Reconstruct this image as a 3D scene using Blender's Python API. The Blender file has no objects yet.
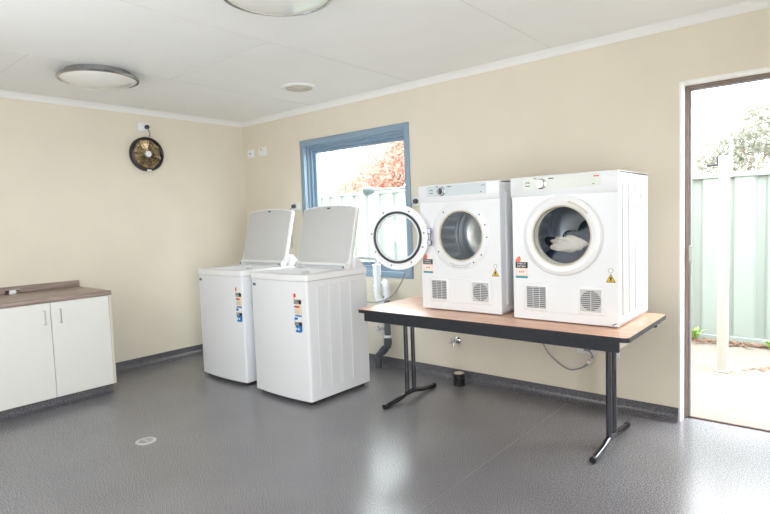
import bpy, bmesh, math, random
from mathutils import Vector, Matrix
PI = math.pi
rnd = random.Random(7)
C = bpy.context.scene.collection

# ------------------------------------------------------------------ materials
def lin(c):
    return tuple((x/255/12.92 if x/255 <= .04045 else ((x/255+.055)/1.055)**2.4) for x in c)

def mat(name, rgb, rough=.5, metal=0., var=.0, scale=20., bump=0., bscale=60., spec=.5, coat=0.):
    m = bpy.data.materials.new(name); m.use_nodes = True
    nt = m.node_tree; b = nt.nodes['Principled BSDF']
    c = lin(rgb)
    b.inputs['Base Color'].default_value = (*c, 1)
    b.inputs['Roughness'].default_value = rough
    b.inputs['Metallic'].default_value = metal
    b.inputs['Specular IOR Level'].default_value = spec
    b.inputs['Coat Weight'].default_value = coat
    tc = nt.nodes.new('ShaderNodeTexCoord')
    if var > 0:
        n = nt.nodes.new('ShaderNodeTexNoise'); n.inputs['Scale'].default_value = scale; n.inputs['Detail'].default_value = 4
        nt.links.new(tc.outputs['Object'], n.inputs['Vector'])
        r = nt.nodes.new('ShaderNodeValToRGB')
        r.color_ramp.elements[0].position = .3; r.color_ramp.elements[1].position = .7
        r.color_ramp.elements[0].color = (*[x*(1-var) for x in c], 1)
        r.color_ramp.elements[1].color = (*[min(1, x*(1+var)) for x in c], 1)
        nt.links.new(n.outputs['Fac'], r.inputs['Fac']); nt.links.new(r.outputs['Color'], b.inputs['Base Color'])
    if bump > 0:
        n2 = nt.nodes.new('ShaderNodeTexNoise'); n2.inputs['Scale'].default_value = bscale; n2.inputs['Detail'].default_value = 3
        nt.links.new(tc.outputs['Object'], n2.inputs['Vector'])
        bp = nt.nodes.new('ShaderNodeBump'); bp.inputs['Strength'].default_value = bump; bp.inputs['Distance'].default_value = .002
        nt.links.new(n2.outputs['Fac'], bp.inputs['Height']); nt.links.new(bp.outputs['Normal'], b.inputs['Normal'])
    return m

def glass(name, tint=(1, 1, 1), refl=1.0):
    m = bpy.data.materials.new(name); m.use_nodes = True
    nt = m.node_tree; nt.nodes.clear()
    o = nt.nodes.new('ShaderNodeOutputMaterial'); mx = nt.nodes.new('ShaderNodeMixShader')
    t = nt.nodes.new('ShaderNodeBsdfTransparent'); g = nt.nodes.new('ShaderNodeBsdfGlossy')
    f = nt.nodes.new('ShaderNodeFresnel'); f.inputs['IOR'].default_value = 1.45
    ge = nt.nodes.new('ShaderNodeNewGeometry'); mi_ = nt.nodes.new('ShaderNodeMapRange')
    mi_.inputs['To Min'].default_value = 1.45; mi_.inputs['To Max'].default_value = 1/1.45
    nt.links.new(ge.outputs['Backfacing'], mi_.inputs['Value']); nt.links.new(mi_.outputs['Result'], f.inputs['IOR'])
    mu = nt.nodes.new('ShaderNodeMath'); mu.operation = 'MULTIPLY'; mu.inputs[1].default_value = refl
    t.inputs['Color'].default_value = (*tint, 1); g.inputs['Roughness'].default_value = .03
    nt.links.new(f.outputs[0], mu.inputs[0]); nt.links.new(mu.outputs[0], mx.inputs[0])
    nt.links.new(t.outputs[0], mx.inputs[1]); nt.links.new(g.outputs[0], mx.inputs[2])
    nt.links.new(mx.outputs[0], o.inputs['Surface'])
    return m

def speckle(name, dark, mid, light, rough, spec=.5, stains=False):
    m = bpy.data.materials.new(name); m.use_nodes = True
    nt = m.node_tree; b = nt.nodes['Principled BSDF']; L = nt.links.new
    tc = nt.nodes.new('ShaderNodeTexCoord')
    n = nt.nodes.new('ShaderNodeTexNoise'); n.inputs['Scale'].default_value = 170; n.inputs['Detail'].default_value = 2
    L(tc.outputs['Object'], n.inputs['Vector'])
    r = nt.nodes.new('ShaderNodeValToRGB'); e = r.color_ramp.elements
    e[0].position = .34; e[0].color = (*lin(dark), 1); e[1].position = .66; e[1].color = (*lin(light), 1)
    k = e.new(.5); k.color = (*lin(mid), 1)
    L(n.outputs['Fac'], r.inputs['Fac'])
    n2 = nt.nodes.new('ShaderNodeTexNoise'); n2.inputs['Scale'].default_value = 1.2; n2.inputs['Detail'].default_value = 5
    L(tc.outputs['Object'], n2.inputs['Vector'])
    mp = nt.nodes.new('ShaderNodeMapRange'); mp.inputs['From Min'].default_value = .3; mp.inputs['From Max'].default_value = .7
    mp.inputs['To Min'].default_value = .88; mp.inputs['To Max'].default_value = 1.1
    L(n2.outputs['Fac'], mp.inputs['Value'])
    mx = nt.nodes.new('ShaderNodeMix'); mx.data_type = 'RGBA'; mx.blend_type = 'MULTIPLY'; mx.inputs[0].default_value = 1
    L(r.outputs['Color'], mx.inputs[6]); L(mp.outputs['Result'], mx.inputs[7])
    L(mx.outputs[2], b.inputs['Base Color'])
    mr = nt.nodes.new('ShaderNodeMapRange'); mr.inputs['From Min'].default_value = .3; mr.inputs['From Max'].default_value = .7
    mr.inputs['To Min'].default_value = rough-.012; mr.inputs['To Max'].default_value = rough+.018
    L(n2.outputs['Fac'], mr.inputs['Value']); L(mr.outputs['Result'], b.inputs['Roughness'])
    b.inputs['Specular IOR Level'].default_value = spec
    bu = nt.nodes.new('ShaderNodeBump'); bu.inputs['Strength'].default_value = .02; bu.inputs['Distance'].default_value = .001
    L(n.outputs['Fac'], bu.inputs['Height']); L(bu.outputs['Normal'], b.inputs['Normal'])
    return m

def woodgrain(name, a, b_, axis_scale=(3, 60, 60), rough=.4):
    m = bpy.data.materials.new(name); m.use_nodes = True
    nt = m.node_tree; b = nt.nodes['Principled BSDF']; L = nt.links.new
    tc = nt.nodes.new('ShaderNodeTexCoord'); mp = nt.nodes.new('ShaderNodeMapping'); mp.inputs['Scale'].default_value = axis_scale
    n = nt.nodes.new('ShaderNodeTexNoise'); n.inputs['Scale'].default_value = 1; n.inputs['Detail'].default_value = 6
    r = nt.nodes.new('ShaderNodeValToRGB')
    r.color_ramp.elements[0].position = .35; r.color_ramp.elements[0].color = (*lin(a), 1)
    r.color_ramp.elements[1].position = .68; r.color_ramp.elements[1].color = (*lin(b_), 1)
    L(tc.outputs['Object'], mp.inputs[0]); L(mp.outputs[0], n.inputs['Vector']); L(n.outputs['Fac'], r.inputs['Fac'])
    L(r.outputs['Color'], b.inputs['Base Color']); b.inputs['Roughness'].default_value = rough
    return m

def leafmat(name, rgb):
    m = mat(name, rgb, .8, var=.2, scale=1.5); nt = m.node_tree
    b = nt.nodes['Principled BSDF']; o = nt.nodes['Material Output']
    t = nt.nodes.new('ShaderNodeBsdfTranslucent'); t.inputs['Color'].default_value = (*lin(rgb), 1)
    mx = nt.nodes.new('ShaderNodeMixShader'); mx.inputs[0].default_value = .5
    nt.links.new(b.outputs[0], mx.inputs[1]); nt.links.new(t.outputs[0], mx.inputs[2]); nt.links.new(mx.outputs[0], o.inputs['Surface'])
    return m
M = {}
M['wall'] = mat('cream_wall_paint', (225, 217, 201), .7, var=.02, scale=3, bump=.15, bscale=220)
M['ceiling'] = mat('white_ceiling_paint', (244, 244, 243), .7, var=.01, scale=4)
M['trimwhite'] = mat('white_trim_paint', (240, 240, 238), .45)
M['floor'] = speckle('grey_speckled_vinyl', (76, 76, 80), (119, 118, 122), (164, 163, 167), .24, .75)
M['skirt'] = speckle('charcoal_speckled_vinyl', (56, 55, 60), (88, 87, 93), (128, 127, 133), .3, .5)
M['enamel'] = mat('white_enamel', (232, 234, 238), .3, coat=.2)
M['plastic'] = mat('white_plastic', (236, 237, 239), .35)
M['lidgrey'] = mat('pale_grey_plastic', (202, 203, 204), .4)
M['tubgrey'] = mat('tub_plastic', (196, 200, 203), .4)
M['steel'] = mat('drum_steel', (226, 231, 236), .3, .8)
M['chrome'] = mat('chrome', (215, 216, 220), .12, 1.0)
M['darkchrome'] = mat('dark_chrome', (92, 92, 98), .12, 1.0)
M['midchrome'] = mat('brushed_chrome', (170, 170, 172), .2, 1.0)
M['black'] = mat('black_plastic', (26, 27, 30), .4)
M['rubber'] = mat('dark_rubber', (62, 68, 76), .6)
M['edge'] = mat('dark_table_edge', (34, 37, 44), .45, var=.2, scale=60)
M['laminate'] = woodgrain('peach_wood_laminate', (208, 160, 134), (232, 192, 166), (2.5, 40, 40), .28)
M['counter'] = woodgrain('taupe_woodgrain_laminate', (134, 116, 108), (172, 154, 144), (50, 3, 50), .35)
M['cabinet'] = mat('white_cabinet_board', (226, 226, 222), .4)
M['pvc'] = mat('cabinet_edge', (214, 206, 196), .5)
M['blue'] = mat('slate_blue_window_paint', (138, 160, 180), .4, var=.03, scale=8)
M['brown'] = mat('bronze_aluminium', (128, 112, 104), .4, .3)
M['alu'] = mat('grey_aluminium', (150, 146, 148), .35, .6)
M['glass'] = glass('window_glass', (.97, 1, .99))
M['doorglass'] = glass('smoked_door_glass', (.80, .83, .87), .35)
M['clearglass'] = glass('clear_door_glass', (.93, .95, .97), .8)
M['red'] = mat('label_red', (222, 48, 48), .5)
M['coral'] = mat('label_coral', (236, 128, 112), .5)
M['cream'] = mat('label_cream', (232, 218, 192), .5)
M['peach'] = mat('label_peach', (250, 222, 206), .5)
M['paper'] = mat('label_white', (238, 238, 234), .5)
M['inkblack'] = mat('label_black', (30, 32, 42), .5)
M['inkblue'] = mat('label_blue', (38, 120, 196), .5)
M['teal'] = mat('label_teal', (30, 146, 160), .5)
M['yellow'] = mat('warning_yellow', (238, 196, 30), .5)
M['navy'] = mat('badge_navy', (34, 74, 104), .3)
M['ink'] = mat('print_grey', (150, 154, 160), .5)
M['panel'] = mat('control_panel_print', (222, 226, 220), .4)
M['beige'] = mat('beige_plastic', (206, 198, 182), .45)
M['grille'] = mat('grille_grey', (196, 198, 200), .5)
M['gdark'] = mat('grille_shade_grey', (104, 106, 110), .7)
M['pipegrey'] = mat('dark_grey_pipe', (84, 88, 94), .4)
M['hose'] = mat('pale_grey_hose', (172, 178, 180), .45)
M['cord'] = mat('grey_cord', (150, 150, 150), .5)
M['bronze'] = mat('fan_bronze', (168, 146, 108), .25, .4, var=.4, scale=25)
M['fanrim'] = mat('fan_black_rim', (38, 38, 48), .3)
M['opal'] = mat('opal_diffuser', (232, 231, 227), .12, coat=.4)
M['offwhite'] = mat('offwhite_plastic', (226, 222, 212), .45)
M['navycloth'] = mat('navy_cloth', (36, 48, 76), .9, var=.25, scale=14, bump=.6, bscale=40)
M['creamcloth'] = mat('cream_cloth', (226, 214, 196), .9, var=.08, scale=14, bump=.6, bscale=40)
M['fence'] = mat('pale_green_fence_steel', (112, 121, 115), .6)
M['post'] = mat('white_post', (146, 144, 137), .5)
M['concrete'] = mat('pale_concrete', (108, 102, 93), .85, var=.08, scale=9, bump=.3, bscale=80)
M['redleaf'] = leafmat('autumn_leaf', (192, 148, 134))
M['greenleaf'] = leafmat('olive_leaf', (148, 151, 138))
M['weed'] = mat('weed_leaf', (120, 150, 72), .8, var=.3, scale=5)
M['litter'] = mat('leaf_litter_mat', (112, 84, 64), .9, var=.4, scale=14)
M['bark'] = mat('bark', (140, 126, 112), .9, var=.2, scale=10)
M['lampgrey'] = mat('grey_metal_cone', (128, 138, 146), .5)

# ------------------------------------------------------------------ mesh helpers
def _merge(bm, t):
    me = bpy.data.meshes.new('tmp'); t.to_mesh(me); t.free(); bm.from_mesh(me); bpy.data.meshes.remove(me)

def box(bm, a, b, bevel=0, seg=2, xf=None, mi=0):
    t = bmesh.new(); bmesh.ops.create_cube(t, size=1)
    for v in t.verts:
        v.co = Vector([(a[i]+b[i])/2 + v.co[i]*(b[i]-a[i]) for i in range(3)])
    if bevel: bmesh.ops.bevel(t, geom=t.edges[:], offset=bevel, segments=seg, affect='EDGES', profile=.5)
    if xf: bmesh.ops.transform(t, matrix=xf, verts=t.verts)
    for f in t.faces: f.material_index = mi
    _merge(bm, t)

def prism(bm, poly, h0, h1, axis='z', bevel=0, mi=0, xf=None):
    """extrude 2D polygon; axis z: (x,y)->z ; axis y: (x,z)->y ; axis x: (y,z)->x"""
    def P(p, h): return {'z': (p[0], p[1], h), 'y': (p[0], h, p[1]), 'x': (h, p[0], p[1])}[axis]
    t = bmesh.new()
    va = [t.verts.new(P(p, h0)) for p in poly]; vb = [t.verts.new(P(p, h1)) for p in poly]
    t.faces.new(va); t.faces.new(vb[::-1]); n = len(poly)
    for i in range(n): t.faces.new((va[i], vb[i], vb[(i+1) % n], va[(i+1) % n]))
    bmesh.ops.recalc_face_normals(t, faces=t.faces)
    if bevel:
        ed = [e for e in t.edges if all(v in va for v in e.verts) or all(v in vb for v in e.verts)]
        bmesh.ops.bevel(t, geom=ed, offset=bevel, segments=2, affect='EDGES', profile=.5)
    if xf: bmesh.ops.transform(t, matrix=xf, verts=t.verts)
    for f in t.faces: f.material_index = mi
    _merge(bm, t)

def tube(bm, pts, r, n=12, cap=True, mi=0, radii=None):
    pts = [Vector(p) for p in pts]; rings = []
    prev = None
    for i, p in enumerate(pts):
        d = (pts[min(i+1, len(pts)-1)] - pts[max(i-1, 0)]).normalized()
        if prev is None:
            u = d.orthogonal().normalized()
        else:
            u = (prev - d*prev.dot(d)).normalized()
        prev = u; w = d.cross(u)
        rr = radii[i] if radii else r
        rings.append([bm.verts.new(p + (u*math.cos(2*PI*k/n) + w*math.sin(2*PI*k/n))*rr) for k in range(n)])
    for a, b in zip(rings, rings[1:]):
        for k in range(n):
            f = bm.faces.new((a[k], a[(k+1) % n], b[(k+1) % n], b[k])); f.material_index = mi
    if cap:
        bm.faces.new(rings[0][::-1]).material_index = mi; bm.faces.new(rings[-1]).material_index = mi

def smooth_path(pts, k=8):
    P = [Vector(p) for p in pts]; P = [P[0]*2-P[1]] + P + [P[-1]*2-P[-2]]; out = []
    for i in range(1, len(P)-2):
        for j in range(k):
            t = j/k; a, b, c, d = P[i-1:i+3]
            out.append(.5*((2*b) + (c-a)*t + (2*a-5*b+4*c-d)*t*t + (3*b-a-3*c+d)*t**3))
    out.append(P[-2]); return out

def lathe(bm, prof, n=48, axis='z', c=(0, 0, 0), mi=0, closed=False, fn=None):
    """prof: list of (r,h). axis: rotation axis"""
    rings = []
    for (r, h) in prof:
        ring = []
        for k in range(n):
            a = 2*PI*k/n
            rr = r + (fn(a, h) if fn else 0)
            x, y = rr*math.cos(a), rr*math.sin(a)
            p = {'z': (x, y, h), 'y': (x, h, y), 'x': (h, x, y)}[axis]
            ring.append(bm.verts.new((p[0]+c[0], p[1]+c[1], p[2]+c[2])))
        rings.append(ring)
    prs = list(zip(rings, rings[1:])) + ([(rings[-1], rings[0])] if closed else [])
    for a, b in prs:
        for k in range(n):
            f = bm.faces.new((a[k], a[(k+1) % n], b[(k+1) % n], b[k])); f.material_index = mi
    if not closed:
        for ring in (rings[0], rings[-1]):
            try:
                f = bm.faces.new(ring); f.material_index = mi
            except ValueError: pass

def disc_open(bm, prof, n=48, axis='y', c=(0, 0, 0), fn=None):
    """lathe without caps"""
    rings = []
    for (r, h) in prof:
        ring = []
        for k in range(n):
            a = 2*PI*k/n; rr = r + (fn(a, h) if fn else 0)
            x, y = rr*math.cos(a), rr*math.sin(a)
            p = {'z': (x, y, h), 'y': (x, h, y), 'x': (h, x, y)}[axis]
            ring.append(bm.verts.new((p[0]+c[0], p[1]+c[1], p[2]+c[2])))
        rings.append(ring)
    for a, b in zip(rings, rings[1:]):
        for k in range(n): bm.faces.new((a[k], a[(k+1) % n], b[(k+1) % n], b[k]))

def obj(name, bm, m, parent=None, loc=(0, 0, 0), rot=(0, 0, 0), smooth=35, normals=True):
    me = bpy.data.meshes.new(name)
    if normals: bmesh.ops.recalc_face_normals(bm, faces=bm.faces)
    bm.to_mesh(me); bm.free()
    for mm in (m if isinstance(m, (list, tuple)) else [m]): me.materials.append(mm)
    if smooth:
        me.polygons.foreach_set('use_smooth', [True]*len(me.polygons)); me.set_sharp_from_angle(angle=math.radians(smooth))
    o = bpy.data.objects.new(name, me); C.objects.link(o); o.location = loc; o.rotation_euler = rot
    if parent: o.parent = parent
    return o

def tag(o, label, cat, group=None, kind=None):
    o['label'] = label; o['category'] = cat
    if group: o['group'] = group
    if kind: o['kind'] = kind
    return o

def thing(name, label, cat, loc=(0, 0, 0), rotz=0, group=None):
    o = bpy.data.objects.new(name, None); C.objects.link(o); o.location = loc; o.rotation_euler = (0, 0, rotz)
    o.empty_display_size = .1
    return tag(o, label, cat, group)

def struct(name, bm, m, parent=None, **k):
    o = obj(name, bm, m, parent, **k); o['kind'] = 'structure'; return o

def nb(): return bmesh.new()

def copy_tree(o, parent=None):
    c = o.copy(); C.objects.link(c)
    if parent: c.parent = parent
    for ch in list(o.children): copy_tree(ch, c)
    return c

def text_bm(bm, s, size, loc, rot, mi=0, th=.0004, align='CENTER'):
    cu = bpy.data.curves.new('txt', 'FONT'); cu.body = s; cu.size = size; cu.extrude = th
    cu.align_x = align; cu.align_y = 'CENTER'
    o = bpy.data.objects.new('txt', cu); C.objects.link(o)
    bpy.context.view_layer.update()
    me = o.evaluated_get(bpy.context.evaluated_depsgraph_get()).to_mesh()
    t = bmesh.new(); t.from_mesh(me)
    mt = Matrix.Translation(loc) @ rot
    bmesh.ops.transform(t, matrix=mt, verts=t.verts)
    for f in t.faces: f.material_index = mi
    o.to_mesh_clear()
    _merge(bm, t)
    bpy.data.objects.remove(o); bpy.data.curves.remove(cu)
RX = Matrix.Rotation(PI/2, 4, 'X')          # text facing -y

def arc(cx, cz, r, a0, a1, n=12):
    return [(cx+r*math.cos(math.radians(a0+(a1-a0)*i/n)), cz+r*math.sin(math.radians(a0+(a1-a0)*i/n))) for i in range(n+1)]

# ------------------------------------------------------------------ room shell
RXW, RYW, HC, T = 5.62, -4.10, 2.447, .14
WX0, WX1, WZ0, WZ1 = .954, 2.328, .809, 2.1375
DX0, DX1, DZ = 4.369, 5.215, 2.088

b = nb(); box(b, (-T, RYW-T, -.12), (RXW+T, T, 0)); struct('floor', b, M['floor'], smooth=0)
b = nb(); box(b, (-T, RYW-T, HC), (RXW+T, T, HC+.1)); struct('ceiling', b, M['ceiling'], smooth=0)
# ceiling sheet joints: narrow raised cover seams
M['joint'] = mat('ceiling_joint', (214, 214, 212), .7)
def seam(name, a, c_):
    b = nb(); box(b, a, c_); struct(name, b, M['joint'], smooth=0)
seam('trim_3', (-.0, -2.432, HC-.001), (1.2, -2.428, HC)); seam('trim_4', (1.2, -1.498, HC-.001), (2.4, -1.494, HC))
seam('trim_5', (2.398, RYW, HC-.001), (2.402, 0, HC)); seam('trim_6', (1.198, RYW, HC-.001), (1.202, 0, HC))
seam('trim_7', (3.598, RYW, HC-.001), (3.602, 0, HC))
b = nb(); box(b, (-T, RYW-T, 0), (0, T, HC)); struct('wall_left', b, M['wall'], smooth=0)

def wall_grid(bm, xs, zs, holes, y0, y1):
    for i in range(len(xs)-1):
        for j in range(len(zs)-1):
            if (i, j) in holes: continue
            box(bm, (xs[i], y0, zs[j]), (xs[i+1], y1, zs[j+1]))
    bmesh.ops.remove_doubles(bm, verts=bm.verts, dist=1e-5)
    # drop the internal faces between blocks
    seen = {}
    for f in bm.faces: seen.setdefault(tuple(round(v, 4) for v in f.calc_center_median()), []).append(f)
    dead = [f for fs in seen.values() if len(fs) > 1 for f in fs]
    bmesh.ops.delete(bm, geom=dead, context='FACES')
b = nb()
wall_grid(b, [0, WX0, WX1, DX0, DX1, RXW], [0, WZ0, DZ, WZ1, HC], {(1, 1), (1, 2), (3, 0), (3, 1)}, 0, T)
struct('wall_back', b, M['wall'], smooth=0)
RW0, RW1, RWZ0, RWZ1 = -4.02, -2.75, .15, 2.2  # opening added in the unseen right wall to light the room
b = nb()
for a_, c_ in (((RXW, RYW-T, 0), (RXW+T, RW0, HC)), ((RXW, RW1, 0), (RXW+T, T, HC)), ((RXW, RW0, 0), (RXW+T, RW1, RWZ0)), ((RXW, RW0, RWZ1), (RXW+T, RW1, HC))): box(b, a_, c_)
struct('wall_right', b, M['wall'], smooth=0)
FX0, FX1, FZ0, FZ1 = 1.9, 2.8, .9, 2.1  # opening added in the unseen rear wall as extra daylight
b = nb(); wall_grid(b, [0, FX0, FX1, RXW], [0, FZ0, FZ1, HC], {(1, 1)}, RYW-T, RYW)
struct('wall_front', b, M['wall'], smooth=0)

# cornice (small cove)
CZ = 2.402
prof = [(0, CZ), (.006, CZ), (.012, CZ+.006), (.018, CZ+.02), (.03, CZ+.033), (.044, CZ+.039), (.048, HC), (0, HC)]
b = nb(); prism(b, [(x, z) for x, z in prof], RYW, 0, 'y'); struct('trim_1', b, M['trimwhite'])
b = nb(); prism(b, [(-x, z) for x, z in prof], 0, RXW, 'x'); struct('trim_2', b, M['trimwhite'])
b = nb(); prism(b, [(RXW-x, z) for x, z in prof], RYW, 0, 'y'); struct('trim_8', b, M['trimwhite'])

# coved vinyl skirting
sk = [(0, 0), (0, .0885), (.006, .0885), (.008, .05), (.013, .03), (.024, .014), (.040, .004), (.055, .0006), (.055, 0)]
b = nb(); prism(b, [(x, z) for x, z in sk], RYW, 0, 'y'); struct('baseboard_left', b, M['skirt'])
b = nb(); prism(b, [(-x, z) for x, z in sk], 0, DX0, 'x'); struct('baseboard_back', b, M['skirt'])

# vinyl weld seam on the floor
b = nb(); box(b, (3.6815, -2.6, 0), (3.6835, -.05, .0003)); struct('trim_9', b, mat('weld_seam', (130, 130, 131), .35), smooth=0)

# ------------------------------------------------------------------ window
def ring_xz(bm, x0, z0, x1, z1, w, y0, y1, bevel=0, wb=None):
    wb = w if wb is None else wb
    o = [(x0, z0), (x1, z0), (x1, z1), (x0, z1)]; i = [(x0+w, z0+wb), (x1-w, z0+wb), (x1-w, z1-w), (x0+w, z1-w)]
    t = bmesh.new(); V = []
    for y in (y0, y1): V.append(([t.verts.new((p[0], y, p[1])) for p in o], [t.verts.new((p[0], y, p[1])) for p in i]))
    for k in range(4):
        j = (k+1) % 4
        t.faces.new((V[0][0][k], V[0][0][j], V[0][1][j], V[0][1][k])); t.faces.new((V[1][0][k], V[1][0][j], V[1][1][j], V[1][1][k]))
        t.faces.new((V[0][0][k], V[0][0][j], V[1][0][j], V[1][0][k])); t.faces.new((V[0][1][k], V[0][1][j], V[1][1][j], V[1][1][k]))
    bmesh.ops.recalc_face_normals(t, faces=t.faces)
    if bevel: bmesh.ops.bevel(t, geom=t.edges[:], offset=bevel, segments=1, affect='EDGES')
    _merge(bm, t)
b = nb(); ring_xz(b, WX0, WZ0, WX1, WZ1, .055, -.012, .03, .003)
win = struct('window_1', b, M['blue'])
b = nb(); ring_xz(b, WX0, WZ0, WX1, WZ1, .072, .03, T+.01, .003); struct('window_frame', b, M['blue'], win)
b = nb(); ring_xz(b, WX0+.068, WZ0+.068, WX1-.068, WZ1-.068, .03, .055, .125, .003); struct('window_stop', b, M['blue'], win)
b = nb(); ring_xz(b, WX0+.094, WZ0+.094, WX1-.094, WZ1-.094, .034, .082, .115, .003); struct('window_sash', b, M['blue'], win)
b = nb(); box(b, (WX0+.12, .097, WZ0+.12), (WX1-.12, .101, WZ1-.12)); struct('window_pane', b, M['glass'], win, smooth=0)
b = nb()
box(b, (1.80, .05, WZ0+.1), (2.06, .08, WZ0+.128), .003); struct('window_winder', b, M['rubber'], win)
# unseen windows added in the rear and right walls to bring in fill daylight
b = nb(); ring_xz(b, FX0, FZ0, FX1, FZ1, .05, RYW-T, RYW+.01, .003); struct('added_window_rear', b, M['blue'])
b = nb(); t = nb(); ring_xz(t, RW0, RWZ0, RW1, RWZ1, .05, -.01, T)
bmesh.ops.transform(t, matrix=Matrix.Translation((RXW, 0, 0)) @ Matrix(((0, 1, 0, 0), (1, 0, 0, 0), (0, 0, 1, 0), (0, 0, 0, 1))), verts=t.verts); _merge(b, t)
struct('added_window_right', b, M['blue'])

# ------------------------------------------------------------------ doorway
b = nb()
t_ = .012
box(b, (DX0-.0, .0, 0), (DX0+t_, .13, DZ)); box(b, (DX1-t_, .0, 0), (DX1, .13, DZ)); box(b, (DX0+t_, .0, DZ-t_), (DX1-t_, .13, DZ))
ring = struct('door_1', b, M['trimwhite'], smooth=0)
def door_u(bm, x0, x1, z1, w, y0, y1, z0=0.):
    box(bm, (x0, y0, z0), (x0+w, y1, z1), .002, 1); box(bm, (x1-w, y0, z0), (x1, y1, z1), .002, 1); box(bm, (x0+w, y0, z1-w), (x1-w, y1, z1), .002, 1)
b = nb(); door_u(b, DX0+.012, DX1-.012, DZ-.012, .019, .10, .15); struct('door_frame', b, M['brown'], ring)
b = nb(); door_u(b, DX0+.030, DX1-.030, DZ-.030, .014, .115, .14); struct('door_stop', b, M['alu'], ring)
b = nb(); box(b, (DX0+.012, .115, 0), (DX1-.012, .15, .012), .003, 1); struct('door_sill', b, M['brown'], ring)
b = nb(); box(b, (DX0+.036, .092, 1.0), (DX0+.05, .1, 1.1), .002, 1); struct('strike_plate', b, M['chrome'], ring)

# ------------------------------------------------------------------ base cabinet and worktop
cab = thing('base_cabinet', 'white two door base cabinet with wire handles on left wall', 'cabinet', (0, -2.25, 0))
def L(y): return y+2.25
yR, yS, yL, xf = -1.806, -2.245, -2.684, .638
b = nb(); box(b, (.03, L(yL), .088), (xf-.02, L(yR+.001), .80)); obj('carcass', b, M['cabinet'], cab, smooth=0)
def cdoor(y0, y1, hy):
    b = nb(); box(b, (xf-.019, L(y0)+.002, .080), (xf, L(y1)-.002, .797), .0015, 1)
    d = obj('door', b, M['cabinet'], cab)
    b = nb(); hx = xf
    tube(b, smooth_path([(hx, L(hy), .745), (hx+.040, L(hy), .745), (hx+.044, L(hy), .744), (hx+.045, L(hy), .739), (hx+.045, L(hy), .649), (hx+.044, L(hy), .644), (hx+.040, L(hy), .643), (hx, L(hy), .643)], 4), .0038, 8)
    h = obj('handle', b, M['chrome'], d); h['label'] = 'chrome wire handle'
cdoor(yS, yR-.018, -2.190); cdoor(yL, yS, -2.296)
b = nb(); box(b, (.03, L(yR)-.018, .080), (xf+.0, L(yR), .80), .001, 1); obj('end_panel', b, M['pvc'], cab)
b = nb(); kx = .578
prism(b, [(kx-.03, 0), (kx-.03, .088), (kx, .088), (kx+.002, .05), (kx+.007, .03), (kx+.018, .014), (kx+.034, .004), (kx+.048, .0006), (kx+.048, 0)], L(yL), L(yR)-.012, 'y')
obj('plinth', b, M['skirt'], cab)

wt = thing('worktop', 'taupe woodgrain laminate worktop with upstand on the white cabinet', 'worktop', (0, -2.25, .80))
b = nb(); box(b, (.0, L(-2.70), .0), (.645, L(-1.80), .036), .006, 3); obj('top', b, M['counter'], wt)
b = nb(); box(b, (.0, L(-2.70), .036), (.018, L(-1.80), .092), .004, 2); obj('upstand', b, M['counter'], wt)

tp = thing('plug_fitting', 'small white and black fitting against upstand of the taupe worktop', 'fitting', (.055, -2.32, .8365))
b = nb(); lathe(b, [(.0, 0), (.026, 0), (.03, .008), (.026, .026), (.016, .03), (.0, .03)], 20, 'z'); obj('body', b, M['plastic'], tp)
b = nb(); tube(b, smooth_path([(0, .01, .024), (0, .04, .032), (.004, .065, .018)], 5), .007, 8); obj('spout', b, M['chrome'], tp)
b = nb(); box(b, (-.012, -.045, .004), (.012, -.018, .03), .004, 2); obj('cap', b, M['black'], tp)

# ------------------------------------------------------------------ washing machines
WM_W, WM_D = .652, .632
def rounded_plan(w, d, r, bow, inset=0, n=6):
    w2, d2 = w/2-inset, d/2-inset; P = []
    # front (y=-d2) bowed
    for i in range(n+1):
        a = math.radians(180+90*i/n); P.append((-w2+r+r*math.cos(a), -d2+r+r*math.sin(a)))
    for i in range(1, 12):
        s = -1+2*i/12; P.append(((w2-r)*s, -d2-bow*(1-s*s)))
    for i in range(n+1):
        a = math.radians(270+90*i/n); P.append((w2-r+r*math.cos(a), -d2+r+r*math.sin(a)))
    P += [(w2, d2), (-w2, d2)]
    return P
def front_y(x): # bowed front in local coords
    s = x/(WM_W/2-.03); return -WM_D/2-.02*(1-s*s)

def sticker(bm, poly, xs, y_of, th=.0008, mi=0):
    # a flat label patch: polygon in (x,z), laid on front face with slight thickness
    y = y_of(sum(p[0] for p in poly)/len(poly))
    prism(bm, poly, y-th, y+.004, 'y', mi=mi)

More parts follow.
